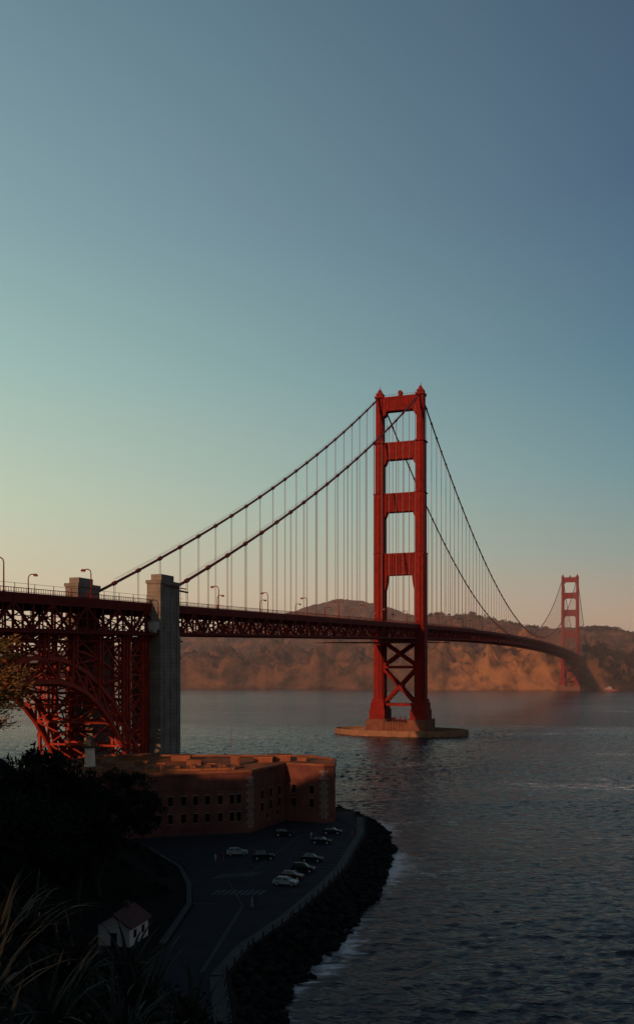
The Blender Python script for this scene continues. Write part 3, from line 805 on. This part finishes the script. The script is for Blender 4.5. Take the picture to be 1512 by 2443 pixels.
# ------------------------------------------------------------------ far headlands
RA=[(-2400,3000,120),(-1700,3000,110),(-1100,3200,95),(-800,3200,112),(-474,3200,144),(-227,3200,150),(-110,3200,215),(-23,3200,250),(20,3200,272),(78,3200,285),(137,3200,278),(180,3200,262),(253,3200,244),(354,3200,215),(600,3200,190)]
RB=[(200,2500,120),(300,2500,176),(334,2500,192),(379,2500,186),(413,2500,189),(481,2500,172),(561,2500,164),(606,2500,154),(731,2500,149),(776,2500,150),(810,2500,141),(858,2500,111),(958,2500,85),(1300,2500,90),(2200,2600,160)]
RC=[(190,1960,60),(242,1960,88),(304,1960,96),(393,1980,112),(455,1960,100),(508,1930,76),(575,1930,62),(700,1960,60)]
RD=[(-500,2200,60),(-180,2180,88),(-53,2180,100),(90,2180,108),(200,2150,100)]
def ridge(x,y,P,w,pw):
    best=0
    for i in range(len(P)-1):
        ax,ay,az=P[i]; bx,by,bz=P[i+1]; dx,dy=bx-ax,by-ay
        t=max(0,min(1,((x-ax)*dx+(y-ay)*dy)/(dx*dx+dy*dy)))
        d=math.hypot(x-ax-t*dx,y-ay-t*dy); v=(az+t*(bz-az))*max(0,1-d/w)**pw
        best=max(best,v)
    return best
SH_=[(-2600,2150),(-600,2010),(-290,1960),(0,1920),(180,1870),(219,1835),(350,1820),(470,1795),(560,1800),(640,1830),(760,1840),(3200,1900)]
def hh(x,y):
    ys_=interp(x,SH_)+16*noise.noise(Vector((x*.02,0,3)))+8*noise.noise(Vector((x*.07,0,9)))
    h=max(ridge(x,y,RA,1150,1.15),ridge(x,y,RB,650,1.0),ridge(x,y,RC,300,.8),ridge(x,y,RD,420,.9))
    v=Vector((x*.006,y*.006,0)); f=noise.fractal(v,.9,2.1,6)
    wx=x+60*noise.noise(Vector((x*.004,y*.006,7)))
    gl=abs(noise.noise(Vector((wx*.011,y*.003,1))))*1.1+.7*abs(noise.noise(Vector((wx*.035,y*.009,4))))+.4*abs(noise.noise(Vector((x*.08,y*.03,6))))
    k=sst((y-ys_)/60)
    edge=min(1,abs(y-3200)/500,abs(y-2500)/250)
    h=h*(1+.18*f*(0.25+edge*.75)) - (gl-.35)*62*edge*min(1,h/80)
    h+=noise.fractal(Vector((x*.035,y*.035,2)),.5,2.2,5)*15*min(1,h/50)*(.25+.75*edge)
    return -6+ (max(h,5)+6)*k if k>0 else -6
xs=frange(-2600,-400,50)+frange(-400,1000,8)+frange(1000,3000,60)
ys=frange(1740,2320,8)+frange(2320,3300,20)+frange(3300,4200,60)
HM=mat('headland_ground',(.175,.072,.040),(.095,.046,.032),.012,.95,9,.05,detail=10,patch=((.028,.018,.015),.022,.51,.08),spec=.05)
# low-sun orange on the shore cliffs, painted into the base colour
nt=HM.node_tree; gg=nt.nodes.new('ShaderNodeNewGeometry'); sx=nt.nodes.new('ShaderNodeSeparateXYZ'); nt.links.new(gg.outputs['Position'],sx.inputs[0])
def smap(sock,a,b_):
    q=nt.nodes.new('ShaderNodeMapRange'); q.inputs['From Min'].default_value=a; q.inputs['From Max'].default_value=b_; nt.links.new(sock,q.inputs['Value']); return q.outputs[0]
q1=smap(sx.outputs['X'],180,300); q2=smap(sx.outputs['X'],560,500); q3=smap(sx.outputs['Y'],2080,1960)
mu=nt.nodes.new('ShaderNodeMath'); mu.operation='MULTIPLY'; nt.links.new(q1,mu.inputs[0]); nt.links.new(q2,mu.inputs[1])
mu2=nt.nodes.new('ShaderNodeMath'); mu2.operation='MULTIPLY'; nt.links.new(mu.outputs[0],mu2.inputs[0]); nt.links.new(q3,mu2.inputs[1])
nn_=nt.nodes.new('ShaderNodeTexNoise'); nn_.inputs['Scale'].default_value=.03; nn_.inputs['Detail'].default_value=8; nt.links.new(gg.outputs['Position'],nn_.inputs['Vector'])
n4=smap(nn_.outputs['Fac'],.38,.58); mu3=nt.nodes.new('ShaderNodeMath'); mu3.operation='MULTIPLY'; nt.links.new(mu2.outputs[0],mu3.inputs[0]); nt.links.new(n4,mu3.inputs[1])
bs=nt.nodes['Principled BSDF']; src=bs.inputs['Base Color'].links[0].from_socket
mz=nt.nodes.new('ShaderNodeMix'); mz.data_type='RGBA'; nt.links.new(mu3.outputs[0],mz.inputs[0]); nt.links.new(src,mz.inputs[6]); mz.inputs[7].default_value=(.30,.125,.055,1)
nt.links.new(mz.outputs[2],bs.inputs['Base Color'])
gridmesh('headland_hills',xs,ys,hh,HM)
b=MB()
for _ in range(420):
    x=random.choice((random.uniform(290,620),random.uniform(700,860))); y=random.uniform(2470,2540); z=hh(x,y)
    leafclump(b,Vector((x,y,z+3)),random.uniform(3,7),14,5,.9)
for _ in range(1300):
    x=random.uniform(560,900); y=random.uniform(1835,2030); z=hh(x,y)
    leafclump(b,Vector((x,y,z+3)),random.uniform(4,8),14,6,.9)
b.make('distant_trees',[mat('distant_foliage',(.022,.017,.015),(.013,.011,.010),.02,.9,spec=.05)],recalc=False)

hz=bpy.data.materials.new('sea_haze'); hz.use_nodes=True; nt=hz.node_tree; nt.nodes.remove(nt.nodes['Principled BSDF'])
vs_=nt.nodes.new('ShaderNodeVolumeScatter'); vs_.inputs['Color'].default_value=(1,.84,.86,1); vs_.inputs['Density'].default_value=.00013; vs_.inputs['Anisotropy'].default_value=0
nt.links.new(vs_.outputs[0],nt.nodes['Material Output'].inputs['Volume'])
b=MB(); b.box(-6000,6000,730,7000,-2,260); b.make('sea_haze',[hz])

b=MB()
b.prism_xy([(-14,-3),(9,-3),(15,0),(9,3),(-14,3)],-.5,3.2); b.box(-11,3,-2.3,2.3,3.2,6,1); b.box(-5,2,-1.8,1.8,6,8.4,1); b.cyl((-4,0,8.4),(-4,0,13),.2); b.box(-12,-9,-1,1,6,7.5); b.box(4.5,6.5,-1,1,3.2,4.2)
o=b.make('tugboat',[mat('hull_paint',(.32,.08,.05),None,1),WHITE]); o.location=(561,1770,0); o.rotation_euler=(0,0,.2)
b=MB(); b.cyl((0,0,-.3),(0,0,.8),1.3,1.3,seg=12); b.cyl((0,0,.8),(0,0,3.6),.8,.25,seg=8); b.cyl((0,0,3.6),(0,0,4.2),.3)
o=b.make('buoy',[STEEL]); o.location=(-180,598,0)

# ------------------------------------------------------------------ sky, sun, camera
EL=math.radians(12); AZ=math.radians(207)
w=bpy.data.worlds.new('World'); scene.world=w; w.use_nodes=True; nt=w.node_tree
bg=nt.nodes['Background']; bg.inputs['Strength'].default_value=.1
sky=nt.nodes.new('ShaderNodeTexSky'); sky.sky_type='NISHITA'; sky.sun_disc=False; sky.sun_elevation=EL; sky.sun_rotation=AZ; sky.dust_density=2
tc=nt.nodes.new('ShaderNodeTexCoord'); sp=nt.nodes.new('ShaderNodeSeparateXYZ'); nt.links.new(tc.outputs['Generated'],sp.inputs[0])
def ramp(stops):
    r=nt.nodes.new('ShaderNodeValToRGB'); cr=r.color_ramp
    while len(cr.elements)<len(stops): cr.elements.new(.5)
    for e,(p,c) in zip(cr.elements,stops): e.position=p; e.color=(*s2l(c),1)
    nt.links.new(sp.outputs['Z'],r.inputs['Fac']); return r.outputs['Color']
L_=ramp([(0,(206,172,145)),(.08,(208,190,160)),(.17,(184,194,170)),(.30,(152,180,172)),(.42,(130,158,163)),(.58,(106,134,146)),(1,(30,40,58))])
R_=ramp([(0,(176,134,114)),(.05,(172,144,124)),(.12,(130,144,138)),(.2,(102,134,142)),(.32,(80,110,129)),(.45,(65,88,113)),(.6,(55,75,97)),(1,(22,28,44))])
mr=nt.nodes.new('ShaderNodeMapRange'); mr.inputs['From Min'].default_value=-.36; mr.inputs['From Max'].default_value=.36; nt.links.new(sp.outputs['X'],mr.inputs['Value'])
mx=nt.nodes.new('ShaderNodeMix'); mx.data_type='RGBA'; nt.links.new(mr.outputs[0],mx.inputs[0]); nt.links.new(L_,mx.inputs[6]); nt.links.new(R_,mx.inputs[7])
sc=nt.nodes.new('ShaderNodeVectorMath'); sc.operation='SCALE'; sc.inputs['Scale'].default_value=11.3; nt.links.new(mx.outputs[2],sc.inputs[0])
m2=nt.nodes.new('ShaderNodeMix'); m2.data_type='RGBA'; m2.inputs[0].default_value=.97; nt.links.new(sky.outputs[0],m2.inputs[6]); nt.links.new(sc.outputs[0],m2.inputs[7])
nt.links.new(m2.outputs[2],bg.inputs['Color'])

sd=bpy.data.lights.new('sun','SUN'); sd.energy=3.1; sd.angle=math.radians(.5); sd.color=(1,.52,.26)
so=bpy.data.objects.new('sun',sd); COL.objects.link(so)
d=Vector((-math.sin(AZ)*math.cos(EL),-math.cos(AZ)*math.cos(EL),-math.sin(EL)))
so.rotation_euler=d.to_track_quat('-Z','Y').to_euler()

cam=bpy.data.cameras.new('camera'); co=bpy.data.objects.new('camera',cam); COL.objects.link(co)
co.location=(0,0,42.7); co.rotation_euler=(math.pi/2,0,0)
cam.sensor_fit='AUTO'; cam.sensor_width=36; cam.lens=32.46; cam.shift_y=.153; cam.clip_start=.1; cam.clip_end=60000
scene.camera=co
scene.view_settings.view_transform='Standard'; scene.view_settings.look='None'; scene.view_settings.exposure=0
